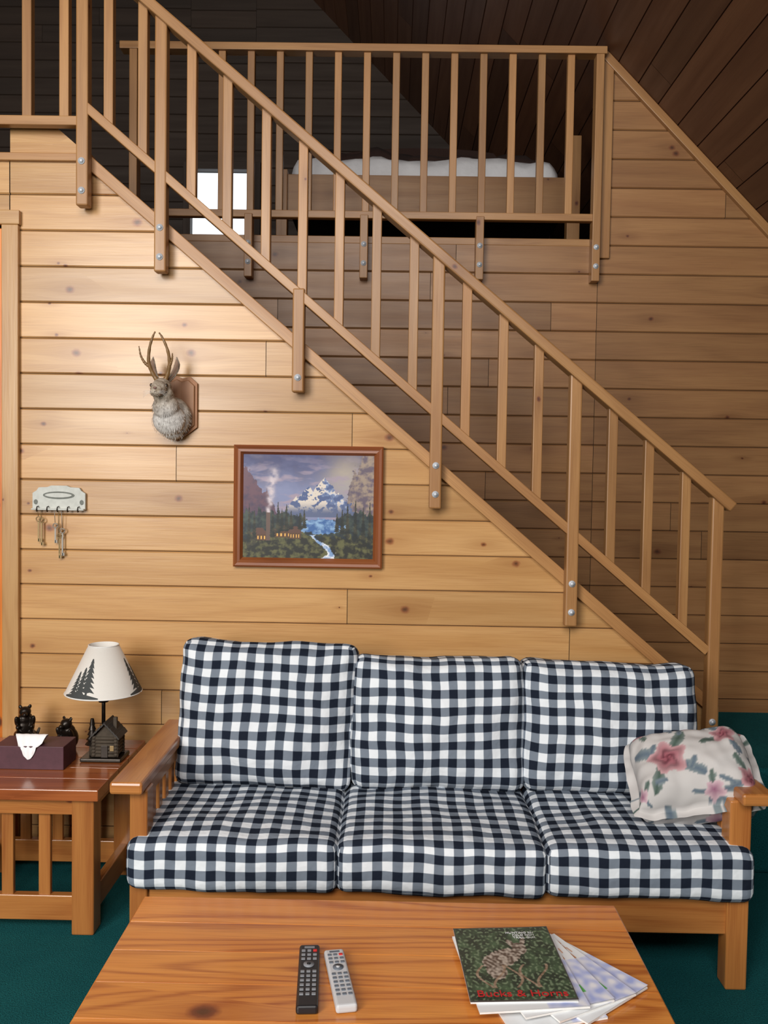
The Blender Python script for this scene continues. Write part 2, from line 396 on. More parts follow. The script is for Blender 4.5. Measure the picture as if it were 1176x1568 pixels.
for x in (-1.265,-.71,-.155,.40,.955):
    B.bb(x-.019,x+.019,yl-.03,Y2-.001,2.50,2.80 if x<.9 and x>-1.2 else 3.57,RAIL,grain=2,tone=.5)
    bolt(B,x,yl-.03,2.57);bolt(B,x,yl-.03,2.66)
B.finish()
B=Builder('trim_2')
B.bb(-1.2,.975,Y2+.0005,Y2+.12,2.68,2.715,RAIL,tone=.3)
B.bb(.978,1.03,Y2-.02,Y2+.11,2.62,3.60,RAIL,grain=2,tone=.5)
B.beam((.99,Y2-.012,3.578),(3.9,Y2-.012,slz(3.9)-.03),.03,.04,RAIL,tone=.45)
B.finish()
# ------------------------------------------------------------------ loft bed
bed=empty('loft_bed')
B=Builder('bed_frame')
B.bb(-.62,.95,4.90,4.94,2.97,3.20,RAIL,tone=.1)
B.bb(-.66,-.60,4.88,4.95,2.69,3.22,RAIL,grain=2)
B.bb(.93,1.0,4.88,4.95,2.69,3.42,RAIL,grain=2,tone=.3)
B.bb(-.62,.95,6.45,6.5,2.97,3.20,BLANK);B.bb(-.66,-.6,6.43,6.5,2.69,3.3,BLANK,grain=2);B.bb(.93,1.,6.43,6.5,2.69,3.3,BLANK,grain=2)
B.bb(-.6,.93,4.94,6.45,3.02,3.06,LOFTW)
B.prism([(-.72,3.)]+[(.2-.92*cos(pi*i/16),3.62+.32*sin(pi*i/16)**.6) for i in range(17)]+[(1.12,3.)],-6.56,-6.51,BLANK,M=MXZ,bevel=0)
B.finish(bed)
def cushion(B,W,H,T,mat,M,r=None,puff=.2,bulge=.01,wr=.005,seed=0,step=.02,uo=(0,0),paint=None,pinch=0.,wf=6.,sag=0.,pe=5):
    if r is None:r=T*.42
    nx=max(4,int(W/step));nz=max(4,int(H/step));ny=max(3,int(T/step))
    idx={};vs=[];cols=[];fs=[];uvs=[]
    def vert(a,b,c):
        key=(round(a,5),round(b,5),round(c,5))
        if key in idx:return idx[key]
        P=V((a*W/2,b*T/2,c*H/2));hh=(W/2,T/2,H/2)
        q=V([max(-(hh[i]-r),min(hh[i]-r,P[i])) for i in range(3)]);d=P-q
        pos=q+d.normalized()*r if d.length>1e-6 else P
        e=max(abs(a),abs(c))
        pos.y*=1-puff*e**pe
        if pinch:
            pos.y*=max(.0,(1-abs(a)**3)*(1-abs(c)**3))**pinch*.97+.03
            pos.x*=1-.10*(1-abs(c)**2)*abs(a)**3;pos.z*=1-.10*(1-abs(a)**2)*abs(c)**3
        pos.y+=(1 if b>0 else -1)*bulge*(1-a*a)*(1-c*c)*(abs(b)**.5)
        pos.z-=sag*(1-a*a)*max(0,c)
        pn=V((pos.x*wf+seed*3.1,pos.y*wf+seed,pos.z*wf-seed));nv=noise.noise_vector(pn);n2=noise.noise_vector(pn*2.7)
        pos+=V((nv.x*wr*.5,nv.y*wr*1.3,nv.z*wr*.6))+V((n2.x*.2,n2.y*.5,n2.z*.2))*wr
        idx[key]=len(vs);vs.append(pos)
        if paint:cols.append(paint(P.x,P.z))
        return idx[key]
    def grid(n,m,fn,fu):
        for i in range(n):
            for j in range(m):
                q=[(i/n*2-1,j/m*2-1),((i+1)/n*2-1,j/m*2-1),((i+1)/n*2-1,(j+1)/m*2-1),(i/n*2-1,(j+1)/m*2-1)]
                fs.append([vert(*fn(s,t)) for s,t in q]);uvs.append([(fu(s,t)[0]+uo[0],fu(s,t)[1]+uo[1]) for s,t in q])
    w,h,t=W/2,H/2,T/2
    grid(nx,nz,lambda s,q:(s,-1,q),lambda s,q:(s*w,q*h))
    grid(nx,nz,lambda s,q:(-s,1,q),lambda s,q:(-s*w,q*h+2*h+2*t))
    grid(nx,ny,lambda s,q:(s,q,1),lambda s,q:(s*w,h+(q+1)*t))
    grid(nx,ny,lambda s,q:(s,-q,-1),lambda s,q:(s*w,-h-(1-q)*t))
    grid(ny,nz,lambda s,q:(1,s,q),lambda s,q:(w+(s+1)*t,q*h))
    grid(ny,nz,lambda s,q:(-1,-s,q),lambda s,q:(-w-(1-s)*t,q*h))
    B.add(vs,fs,mat,uvs,True,None,cols if paint else None,M)
B=Builder('mattress')
cushion(B,1.5,1.5,.26,WHITEF,Matrix.Translation((.16,5.70,3.20))@Matrix.Rotation(-pi/2,4,'X'),wr=.035,step=.05,r=.08,puff=.1)
B.finish(bed)
B=Builder('blanket')
cushion(B,1.4,1.2,.20,BLANK,Matrix.Translation((.16,5.80,3.36))@Matrix.Rotation(-pi/2,4,'X'),wr=.05,step=.05,puff=.4)
B.finish(bed)
# ------------------------------------------------------------------ sofa
sofa=empty('sofa')
B=Builder('sofa_frame')
x0,x1=-.785,1.105
for xa,xb,ax0,ax1 in ((x0,x0+.055,x0-.05,x0+.05),(x1-.065,x1,x1-.045,x1+.055)):
    B.bb(xa,xb,2.64,2.71,0,.585,FURN,grain=2,bevel=.005)
    B.bb(xa,xb,3.18,3.25,0,.585,FURN,grain=2,bevel=.005)
    B.bb(ax0,ax1,2.60,3.30,.583,.62,FURN,grain=1,bevel=.008,tone=.5)
    xm=(xa+xb)/2
    B.bb(xm-.015,xm+.015,2.70,3.19,.19,.27,FURN,grain=1)
    B.bb(xm-.012,xm+.012,2.70,3.19,.54,.583,FURN,grain=1)
    for i in range(5):
        y=2.79+i*.08
        B.bb(xm-.009,xm+.009,y-.02,y+.02,.26,.55,FURN,grain=2)
B.bb(x0+.05,x1-.06,2.655,2.685,.165,.285,FURN,grain=0,bevel=.004)
B.bb(x0+.05,x1-.06,3.19,3.22,.165,.285,FURN,grain=0)
B.bb(x0+.05,x1-.06,3.26,3.29,.62,.70,FURN,grain=0)
for i in range(12):
    x=x0+.12+i*.15;B.bb(x-.02,x+.02,3.262,3.288,.2,.66,FURN,grain=2)
    B.bb(x-.03,x+.03,2.68,3.2,.268,.284,FURN,grain=1)
B.finish(sofa)
RX=Matrix.Rotation(-pi/2,4,'X')
for i,(a,b,zt) in enumerate(((-.785,-.150,0),(-.148,.483,0),(.485,1.108,0))):
    B=Builder('seat_cushion_%d'%(i+1))
    M=Matrix.Translation(((a+b)/2,2.885,.366))@Matrix.Rotation(radians(.6),4,'X')@RX
    cushion(B,b-a+.008,.57,.165,GING,M,puff=.04,bulge=.012,wr=.007,seed=i+1,uo=(.01*i,.02),step=.016,r=.034,wf=6.)
    B.finish(sofa)
for i,(a,b,h,tl,dz) in enumerate(((-.742,-.127,.52,1.6,.0),(-.125,.478,.475,-.2,0),(.478,1.083,.465,.9,0))):
    B=Builder('back_cushion_%d'%(i+1))
    M=Matrix.Translation(((a+b)/2,3.15,.435+h/2))@Matrix.Rotation(radians(-9),4,'X')@Matrix.Rotation(radians(tl),4,'Y')
    cushion(B,b-a+.016,h,.18,GING,M,puff=.16,bulge=.04,wr=.016,seed=i+5,uo=(.013*i,.01),step=.016,r=.05,wf=6.,sag=.012,pe=6)
    B.finish(sofa)
RF=random.Random(3)
flowers=[(-.07,-.02,.066,0),(.12,.07,.05,0),(-.15,.13,.035,0),(.05,-.14,.035,1),(.17,-.10,.045,0),(-.01,.14,.035,1),(-.19,-.12,.03,1),(.19,.16,.035,0)]
leaves=[(fx+fr*1.25*cos(a0+k*1.6),fz+fr*1.25*sin(a0+k*1.6),a0+k*1.6,fr*.68,k%2) for fx,fz,fr,_ in flowers for a0 in (fx*30,) for k in range(4)]
leaves+=[(RF.uniform(-.22,.22),RF.uniform(-.19,.19),RF.uniform(0,pi),RF.uniform(.015,.03),1) for _ in range(16)]
def lerp(a,b,t):
    t=max(0,min(1,t));return tuple(a[i]+(b[i]-a[i])*t for i in range(3))
def floral(x,z):
    c=(.56,.54,.53)
    for lx,lz_,an,L,k in leaves:
        dx,dz=x-lx,z-lz_;p=dx*cos(an)+dz*sin(an);q=-dx*sin(an)+dz*cos(an)
        if (p/L)**2+(q/(L*.42))**2<1:
            c=lerp((.05,.09,.07),(.10,.14,.20),k*.9);c=lerp(c,(.28,.33,.32),abs(q)/(L*.38)*.6)
    for fx,fz,r,k in flowers[::-1]:
        dx,dz=x-fx,z-fz;d=hypot(dx,dz);an=atan2(dz,dx)
        pr=r*(.85+.15*cos(5*an+fx*40))
        if d<pr:
            t=d/pr;sw=.5+.5*sin(t*13+an*3)
            c=lerp(lerp((.11,.015,.03),(.34,.10,.13),sw),(.56,.34,.36),t**2.2) if k==0 else lerp((.26,.09,.17),(.58,.42,.46),t)
    return c
B=Builder('floral_throw_pillow')
ex=V((.93,-.10,.22)).normalized();ez=V((-.02,.84,.44)).normalized()
ez=(ez-ex*ez.dot(ex)).normalized();ey=ez.cross(ex)
M=Matrix.Translation((.985,2.83,.598))@Matrix((ex,ey,ez)).transposed().to_4x4()@Matrix.Rotation(radians(6),4,'Y')
cushion(B,.45,.35,.23,FLORAL,M,r=.10,puff=0,bulge=.0,wr=.018,seed=4,step=.006,paint=floral,pinch=.42,wf=9)
B.finish()
# ------------------------------------------------------------------ coffee table
B=Builder('coffee_table')
cx0,cx1,cy0,cy1=-.637,.602,1.63,2.285
n=5;w=(cy1-cy0)/n
for i in range(n):
    B.bb(cx0,cx1,cy0+i*w,cy0+(i+1)*w-.0003,.395,.43,TAB,bevel=.0015,grain=0)
B.bb(cx0-.004,cx0+.006,cy0+.003,cy1-.003,.396,.427,TAB,bevel=.004,grain=1);B.bb(cx1-.006,cx1+.004,cy0+.003,cy1-.003,.396,.427,TAB,bevel=.004,grain=1)
B.bb(cx0+.08,cx1-.08,cy0+.07,cy0+.1,.30,.396,TAB);B.bb(cx0+.08,cx1-.08,cy1-.1,cy1-.07,.30,.396,TAB)
B.bb(cx0+.08,cx0+.11,cy0+.07,cy1-.07,.30,.396,TAB);B.bb(cx1-.11,cx1-.08,cy0+.07,cy1-.07,.30,.396,TAB)
for x in (cx0+.06,cx1-.13):
    for y in (cy0+.05,cy1-.12):B.bb(x,x+.07,y,y+.07,0,.396,TAB,grain=2,bevel=.006)
B.bb(cx0+.1,cx1-.1,cy0+.1,cy1-.1,.12,.14,TAB)
B.finish()
def remote(name,c,ang,L,W,body,btn):
    B=Builder(name);M=Matrix.Translation((c[0],c[1],.4305))@Matrix.Rotation(ang,4,'Z')
    B.box((0,0,.010),(W,L,.019),body,bevel=.006,M=M,seg=3)
    B.box((0,L*.44,.0198),(W*.5,L*.03,.001),btn,bevel=0,M=M)
    for r_ in range(11):
        y=L*.38-r_*L*.07
        if r_ in (3,4):
            if r_==3:
                B.tube([M@V((0,y-.006,.018)),M@V((0,y-.006,.0215))],W*.26,btn,20)
                B.tube([M@V((0,y-.006,.0215)),M@V((0,y-.006,.0225))],W*.1,body,14)
            continue
        for k in (-1,0,1):
            m=RED if (r_==0 and k==1) else btn
            B.box((k*W*.28,y,.0200),(W*.19,L*.032,.003),m,bevel=.001,M=M)
    return B.finish()
remote('remote_control',(-.168,1.905),radians(4),.245,.047,BLACK,BTN)
remote('remote_control',(-.098,1.90),radians(11),.222,.046,SILV,BTND)
def cover_deer(s,t):
    n=noise.noise(V((s*9,t*9,1)));n2=noise.noise(V((s*34,t*34,3)));n3=noise.noise(V((s*16,t*5,9)))
    c=lerp((.012,.03,.02),(.06,.12,.06),.35+n+.7*n2)
    if n2>.22:c=(.14,.20,.12)
    for cx_,cy_,rx,ry,a in ((.42,.55,.22,.11,.4),(.33,.40,.10,.13,0),(.62,.68,.075,.085,0),(.55,.76,.03,.06,.5),(.68,.78,.025,.06,-.3)):
        dx,dy=s-cx_,t-cy_;p=dx*cos(a)+dy*sin(a);q=-dx*sin(a)+dy*cos(a)
        if (p/rx)**2+(q/ry)**2<1+.3*n2:c=lerp((.09,.06,.045),(.46,.40,.34),.45+n2*1.3+n3*.6)
    for a in range(5):
        if abs(s-(.2+.14*a)-.07*sin(t*14+a*2))<.013 and .16<t<.46:c=lerp((.16,.10,.06),(.40,.30,.22),.5+n2)
    if t<.02 or t>.985 or s<.012 or s>.988:c=(.05,.05,.05)
    return c
def cover_white(s,t):
    c=(.78,.80,.82)
    if s>.62 and t<.6:c=lerp((.35,.42,.75),(.8,.8,.85),.5+noise.noise(V((s*12,t*12,0))))
    if .15<s<.5 and .2<t<.75 and noise.noise(V((s*10,t*7,5)))>.0:c=(.50,.25,.12)
    if .78<s<.94 and .6<t<.9 and noise.noise(V((s*14,t*7,5)))>-.1:c=(.55,.22,.08)
    if .68<s<.8 and .15<t<.25:c=(.1,.45,.1)
    if .2<s<.9 and .93<t<.96:c=(.2,.15,.3)
    return c
def sheet(B,c,ang,W,L,z,fn,mat,bend=0.,nu=70,nv=90,th=.0045):
    M=Matrix.Translation((c[0],c[1],z))@Matrix.Rotation(ang,4,'Z')
    vs=[];cols=[];fs=[]
    for j in range(nv+1):
        for i in range(nu+1):
            s,t=i/nu,j/nv;vs.append(V(((s-.5)*W,(t-.5)*L,th+bend*(s**3)+.001*sin(s*3))));cols.append(fn(s,t))
    for j in range(nv):
        for i in range(nu):
            a=j*(nu+1)+i;fs.append([a,a+1,a+nu+2,a+nu+1])
    B.add(vs,fs,mat,None,True,None,cols,M)
    B.box((0,0,th/2-.0003),(W-.001,L-.001,th-.0006),PAPER,bevel=0,M=M)
mg=empty('magazine_stack')
B=Builder('magazines')
sheet(B,(.325,1.895),radians(16),.215,.275,.4305,cover_white,COVER,nu=60,nv=60)
sheet(B,(.41,1.935),radians(40),.21,.275,.4355,cover_white,COVER,.004)
sheet(B,(.385,1.93),radians(29),.21,.275,.4405,cover_white,COVER,.003)
sheet(B,(.345,1.925),radians(19),.21,.275,.4455,cover_white,COVER,.003)
sheet(B,(.295,1.93),radians(7),.235,.30,.4505,cover_white,COVER,.002,nu=60,nv=60)
sheet(B,(.286,1.95),radians(3),.228,.30,.4555,cover_deer,COVER,.004,nu=150,nv=200,th=.004)
B.finish(mg)
def text(body,M,size,mat,parent,name,ext=.0004):
    cu=bpy.data.curves.new(name,'FONT');cu.body=body;cu.size=size;cu.extrude=ext;cu.align_x='CENTER';cu.materials.append(mat)
    o=bpy.data.objects.new(name,cu);bpy.context.scene.collection.objects.link(o);o.matrix_world=M;o.parent=parent;return o
MR=plain('title_red',(.50,.015,.02),.4,bump=0)
Mc=Matrix.Translation((.286,1.95,.4555+.0060))@Matrix.Rotation(radians(3),4,'Z')
text('Bucks & Horns',Mc@Matrix.Translation((0,-.137,.002)),.032,MR,mg,'title_text')
text('HUNTING SEASON\nFIELD NOTES\nTRAIL GUIDE',Mc@Matrix.Translation((.055,.12,.0005)),.011,BTNW,mg,'cover_lines')
# ------------------------------------------------------------------ side table
B=Builder('side_table')
sx0,sx1,sy0,sy1=-1.56,-.955,2.86,3.42
for i in range(5):
    w=(sy1-sy0)/5;B.bb(sx0,sx1,sy0+i*w,sy0+(i+1)*w-.0004,.462,.5,STAB,bevel=.003,grain=0)
B.bb(sx0+.05,sx1-.05,sy0+.03,sy0+.055,.405,.463,FURN,grain=0)
for x in (sx0+.02,sx1-.095):
    for y in (sy0+.02,sy1-.095):B.bb(x,x+.075,y,y+.075,0,.463,FURN,grain=2,bevel=.005,tone=.2)
for y in (sy0+.04,sy1-.075):
    B.bb(sx0+.09,sx1-.09,y,y+.03,.04,.125,FURN,grain=0)
    x=sx0+.14
    while x<sx1-.1:
        B.bb(x,x+.04,y+.005,y+.024,.12,.463,FURN,grain=2);x+=.125
for x in (sx0+.04,sx1-.07):
    B.bb(x,x+.03,sy0+.09,sy1-.09,.04,.125,FURN,grain=1)
    B.bb(x,x+.03,sy0+.09,sy1-.09,.405,.463,FURN,grain=1)
B.finish()
# ------------------------------------------------------------------ lamp
lamp=empty('table_lamp')
lx,ly=-1.045,3.19
B=Builder('cabin_base')
B.box((lx+.006,ly,.508),(.15,.11,.014),BRONZE,bevel=.004)
for i in range(6):
    z=.522+i*.0125
    for yy in (-.036,.036):B.tube([(lx-.03,ly+yy,z),(lx+.066,ly+yy,z)],.0066,BARK,8)
    for xx in (-.022,.058):B.tube([(lx+xx,ly-.045,z+.004),(lx+xx,ly+.045,z+.004)],.0066,BARK,8)
B.bb(lx-.02,lx+.056,ly-.034,ly+.034,.515,.592,BARK,bevel=0)
B.bb(lx+.005,lx+.03,ly-.045,ly-.042,.516,.56,BRONZE,bevel=.001)
B.bb(lx+.037,lx+.052,ly-.045,ly-.042,.54,.56,BRASS,bevel=.001)
for sgn in (-1,1):
    for k in range(5):
        t0=k/5;t1=(k+1.15)/5
        p0=V((lx+.018+sgn*.054*(1-t0),ly,.585+.055*t0));p1=V((lx+.018+sgn*.054*(1-t1),ly,.589+.055*t1))
        B.beam(p0,p1,.105,.005,ROOFM,up=(0,0,1),bevel=.001)
B.prism([(-.04,0),(.04,0),(0,.045)],-.035,.035,BARK,M=Matrix.Translation((lx+.018,ly,.59))@Matrix.Rotation(pi/2,4,'X'))
B.bb(lx+.038,lx+.052,ly-.01,ly+.005,.6,.655,BARK)
B.tube([(lx-.038,ly-.01,.515),(lx-.04,ly-.01,.58),(lx-.034,ly-.01,.64)],[.011,.009,.004],BARK,8)
for k in range(5):B.lathe([(.026-.004*k,0),(.006,.022)],(lx-.038,ly-.01,.555+.018*k),BRONZE,10)
B.tube([(lx,ly,.62),(lx,ly,.76)],.007,BRONZE,12)
B.lathe([(.0,0),(.018,0),(.018,.012),(.012,.02),(.012,.05),(0,.05)],(lx,ly,.71),BRONZE,16)
B.finish(lamp)
B=Builder('lamp_shade')
zb,zt,rb,rt=.748,.92,.136,.053
B.lathe([(rb,zb),(rt,zt),(rt-.0025,zt),(rb-.0025,zb),(rb,zb)],(lx,ly,0),SHADE,64)
for zz,rr in ((zb,rb),(zt,rt)):
    B.tube([(lx+rr*cos(a*2*pi/48),ly+rr*sin(a*2*pi/48),zz) for a in range(49)],.002,PAPER,6)
for a in range(3):
    B.tube([(lx,ly,.86),(lx+cos(a*2.1)*.08,ly+sin(a*2.1)*.08,.86)],.0015,STEEL,6)
B.tube([(lx,ly,.76),(lx,ly,.87)],.004,STEEL,8)
def rr(z):return rb+(rt-rb)*(z-zb)/(zt-zb)+.0012
def shade_poly(ang0,z0,w,h):
    vs=[];fs=[];L=7
    def pt(dx,z):
        r=rr(z);a=ang0+dx/r;return V((lx+r*cos(a),ly+r*sin(a),z))
    vs+= [pt(-.004,z0),pt(.004,z0),pt(.004,z0+h*.15),pt(-.004,z0+h*.15)];fs.append([0,1,2,3])
    for k in range(L):
        t=k/L;za=z0+h*(.1+.9*t);zc=min(z0+h,z0+h*(.1+.9*(t+.19)));wa=w*(1-t)*.5+.003
        o=len(vs);vs+=[pt(-wa,za),pt(-wa*.45,za+.004),pt(0,za+.001),pt(wa*.45,za+.004),pt(wa,za),pt(wa*.25,zc),pt(-wa*.25,zc)]
        fs.append([o,o+1,o+6]);fs.append([o+1,o+2,o+5,o+6]);fs.append([o+2,o+3,o+5]);fs.append([o+3,o+4,o+5])
    B.add(vs,fs,TREEB)
for a,w,h,z in ((-1.75,.055,.125,.757),(-1.98,.045,.10,.752),(-2.2,.042,.085,.752),(-.1,.055,.12,.754),(.2,.05,.1,.752),(1.6,.06,.125,.752),(1.9,.05,.09,.752)):shade_poly(a,z,w,h)
def ground(a0,a1):
    vs=[];fs=[]
    for i in range(13):
        a=a0+(a1-a0)*i/12;h=.004+.012*sin(pi*i/12)
        for z in (zb+.003,zb+.003+h):
            r=rr(z);vs.append(V((lx+r*cos(a),ly+r*sin(a),z)))
    for i in range(12):fs.append([i*2,i*2+2,i*2+3,i*2+1])
    B.add(vs,fs,TREEB)
ground(-2.5,-1.4);ground(-.5,.6);ground(1.2,2.3)
B.finish(lamp)
B=Builder('tissue_box')
tx0,tx1,ty0,ty1=-1.385,-1.14,3.05,3.175
B.bb(tx0,tx1,ty0,ty1,.5005,.583,PURP,bevel=.002)
vs=[];fs=[]
for j in range(13):
    for i in range(15):
        s=i/14-.5;t=j/12
        wd=.05+.055*sin(pi*min(1,t*1.1))
        z=.584+.035*sin(pi*min(1,t*1.25)*.8)-max(0,t-.62)*.13
        y=3.115-.075*t if t<.8 else 3.046-.004*(t-.8)
        if t>.75:z=.588-(t-.75)*.2*(1-(2*s)**2*.8);y=3.044
        vs.append(V((-1.262+s*wd*1.1,y+.002*sin(i*1.7),z)))
for j in range(12):
    for i in range(14):a=j*15+i;fs.append([a,a+1,a+16,a+15])
B.add(vs,fs,TISS,None,True)
B.finish()
def bear(name,c,s,ang,log=True):
    e=empty(name);B=Builder('bear_body')
    M=Matrix.Translation(c)@Matrix.Rotation(ang,4,'Z')@Matrix.Scale(s,4)
    z0=.045 if log else 0
    def E(c_,r_,rot=None):B.ell((c_[0],c_[1],c_[2]+z0),r_,BRONZE,rot,18,M)
    E((0,.005,.04),(.034,.03,.042));E((0,-.002,.07),(.027,.024,.025))
    E((0,-.012,.098),(.022,.021,.02));E((0,-.034,.092),(.010,.013,.009))
    for q in (-1,1):
        E((q*.017,-.006,.116),(.007,.004,.008));E((q*.027,-.016,.062),(.010,.012,.026),(.5,0,q*.3));E((q*.024,-.03,.045),(.009,.011,.009))
        E((q*.026,-.02,.016),(.014,.026,.013));E((q*.028,-.042,.014),(.010,.008,.013))
    B.finish(e,remesh=.0026*s,smooth_it=2)
    if log:
        B=Builder('log_base')
        B.tube([M@V(p) for p in ((-.055,0,.024),(-.02,.002,.025),(.02,-.002,.024),(.058,0,.025))],[.021*s,.024*s,.023*s,.02*s],BARK,12)
        B.box((0,0,.004),(.11,.06,.008),BARK,M=M)
        B.tube([M@V(p) for p in ((.035,0,.04),(.045,0,.06),(.05,-.004,.075))],[.008*s,.006*s,.004*s],BARK,8)
        B.finish(e)
    return e
bear('bear_figurine',(-1.375,3.29,.5),1.0,radians(20))
bear('bear_figurine',(-1.21,3.29,.5),1.02,radians(-25),False)
# ------------------------------------------------------------------ framed painting
px0,px1,pz0,pz1=-.617,-.036,1.19,1.665;fw=.036
pf=empty('framed_mountain_painting')
B=Builder('picture_frame')
prof=[(0,0),(0,.024),(.006,.028),(.016,.024),(.026,.026),(.036,.012),(.036,0)]
vs=[];fs=[];uvs=[]
cor=[(px0,pz0,1,1),(px1,pz0,-1,1),(px1,pz1,-1,-1),(px0,pz1,1,-1)]
for side in range(4):
    a=cor[side];b_=cor[(side+1)%4];o=len(vs);ru=R.random()*30
    for (w,d) in prof:
        for q in (a,b_):vs.append(V((q[0]+q[2]*w,Y1-.001-d,q[1]+q[3]*w)))
    for k in range(len(prof)-1):
        fs.append([o+k*2,o+k*2+1,o+k*2+3,o+k*2+2]);uvs.append([(ru,k*.01+side),(ru+.5,k*.01+side),(ru+.5,k*.01+.01+side),(ru,k*.01+.01+side)])
B.add(vs,fs,FRAME,uvs)
B.bb(px0+.01,px1-.01,Y1-.010,Y1-.001,pz0+.01,pz1-.01,DARK,bevel=0)
B.finish(pf)
def sm(a,b,x):
    t=max(0,min(1,(x-a)/(b-a)));return t*t*(3-2*t)
def nz(s,t,f,k=0.):return noise.fractal(V((s*f,t*f,k)),.8,2.,4)
def art(s,t):
    n=nz(s,t,5);n2=nz(s,t,18,3);n4=nz(s*.6,t*1.6,7,8)
    c=lerp((.22,.25,.42),(.035,.04,.14),sm(.55,1.,t)+.25*n)
    c=lerp(c,(.50,.42,.32),.75*exp(-((s-.78)/.16)**2-((t-.78)/.22)**2)+.15*n)
    if n4>.05:c=lerp(c,(.36,.29,.37),min(1,(n4-.05)*2.2)*sm(1.05,.7,t))
    lh=.88-1.5*s+.10*nz(s,0,9,5)+.03*n2
    if t<lh and s<.4:c=lerp((.13,.06,.09),(.035,.03,.08),sm(.2,.9,1-t)+.6*n2)
    if s>.77 and t<.50+1.9*(s-.77)+.10*n2+.12*nz(s,0,14,2)+.2*sm(.8,.86,s):c=lerp((.34,.26,.20),(.12,.09,.13),.5+n2*1.3+.15*nz(s*3,t*.4,14))
    h=0;lit=0
    for ps,pt_,w in ((.62,.78,.15),(.675,.70,.11),(.50,.70,.14),(.56,.66,.10),(.73,.64,.12),(.41,.60,.14)):
        q=pt_-abs(s-ps)*(1.25+.6*n2)*(.17/w)+.02*n2
        if q>h:h=q;lit=(s<ps+.35*(pt_-t)*nz(0,t,14,ps*9)+.05*n2)
    if .40<t<h:
        c=(.72,.64,.56) if (lit and n2>-.12) else lerp((.07,.11,.26),(.22,.30,.50),.5+n2*2)
        if not lit and n2>.22:c=(.62,.62,.68)
        c=lerp(c,(.10,.13,.24),sm(.56,.43,t))
    tl=.45+.07*nz(s,0,26,2)-.12*exp(-((s-.58)/.16)**2)
    if t<tl:
        c=lerp((.008,.018,.028),(.05,.075,.06),.4+n2)
    if ((s-.60)/.17)**2+((t-.31)/.075)**2<1+.5*n2:
        c=lerp((.04,.13,.36),(.26,.44,.68),.35+n2*1.2+.3*nz(s*.4,t*3,16,1))
    if t<.22+.06*n2:c=lerp((.012,.014,.010),(.12,.12,.045),.25+1.5*n2)
    sx=.60+.07*sin(t*17+.6)+.03*n2
    if t<.23 and abs(s-sx)<.018+.22*max(0,(.14-t)):c=lerp((.20,.34,.60),(.78,.82,.88),.35+n2*2.4)
    for cx_,cz_,w_ in ((.31,.20,.065),(.40,.19,.045),(.13,.17,.055)):
        if abs(s-cx_)<w_ and cz_<t<cz_+.06:
            c=(.10,.045,.02)
            if abs(((s-cx_)/w_*2.2)%1-.5)<.18 and cz_+.012<t<cz_+.042:c=(.9,.50,.12)
        if 0<=t-(cz_+.06)<.06 and abs(s-cx_)<w_*1.25*(1-(t-cz_-.06)/.09):c=(.11,.05,.035)
    if abs(s-.195)<.015 and .17<t<.46:c=(.13,.08,.065)
    if .44<t<.92:
        cs=.20+.018*nz(0,t*3,2,4)+.16*(t-.44)**1.6;ww=.012+.07*(t-.44)
        f=exp(-((s-cs)/ww)**2)*sm(.94,.72,t);c=lerp(c,(.62,.54,.58),f*(.8+n2))
    for ts,tb,th_ in ((.27,.24,.30),(.30,.26,.22),(.335,.26,.26),(.37,.28,.18),(.44,.28,.16),(.47,.29,.18),(.80,.2,.34),(.86,.15,.42),(.92,.16,.34),(.97,.1,.45),(.05,.1,.42),(.09,.12,.34),(.23,.2,.26),(.72,.26,.18),(.76,.24,.24)):
        if tb<t<tb+th_:
            f=(t-tb)/th_
            if abs(s-ts)<.020*(1-f)*(.55+.7*((f*11)%1))+.002:c=lerp((.006,.012,.012),(.06,.055,.03),.25+n2)
    return c
B=Builder('painting_canvas');nu,nv=320,256;vs=[];cols=[];fs=[]
ax0,ax1,az0,az1=px0+fw-.002,px1-fw+.002,pz0+fw-.002,pz1-fw+.002
for j in range(nv+1):
    for i in range(nu+1):
        s,t=i/nu,j/nv;vs.append(V((ax0+(ax1-ax0)*s,Y1-.0125,az0+(az1-az0)*t)));cols.append(art(s,t))
for j in range(nv):
    for i in range(nu):
        a=j*(nu+1)+i;fs.append([a,a+1,a+nu+2,a+nu+1])
B.add(vs,fs,PAINT,None,False,None,cols)
B.finish(pf)
# ------------------------------------------------------------------ key rack
B=Builder('key_rack')
kx,kz=-1.303,1.445
out=[(-.104,-.045),(.104,-.045),(.104,.02),(.088,.03),(.08,.042),(.045,.044),(.03,.05),(-.03,.05),(-.045,.044),(-.08,.042),(-.088,.03),(-.104,.02)]
Mk=Matrix(((1,0,0,kx),(0,0,-1,Y1-.0),(0,1,0,kz),(0,0,0,1)))
B.prism(out,.001,.016,RACK,M=Mk,bevel=.002)
oval=[(.062*cos(a*pi/10),.012+.015*sin(a*pi/10)) for a in range(20)]
B.prism(oval,.016,.018,RACKD,M=Mk,bevel=0)
B.prism([(a*.86,.012+(b-.012)*.6) for a,b in oval],.018,.021,RACK,M=Mk,bevel=.001)
for q in (-.09,.09):B.prism([(q+.008*cos(a*pi/4),-.015+.01*sin(a*pi/4)) for a in range(8)],.016,.018,RACKD,M=Mk)
B.box((kx,Y1-.022,kz-.043),(.206,.02,.007),RACK,bevel=.002)
for i in range(5):
    x=kx-.08+.04*i;z=kz-.032
    B.tube([(x,Y1-.016,z),(x,Y1-.03,z-.002),(x,Y1-.036,z-.012),(x,Y1-.03,z-.02),(x,Y1-.024,z-.018)],.0022,BRONZE,8)
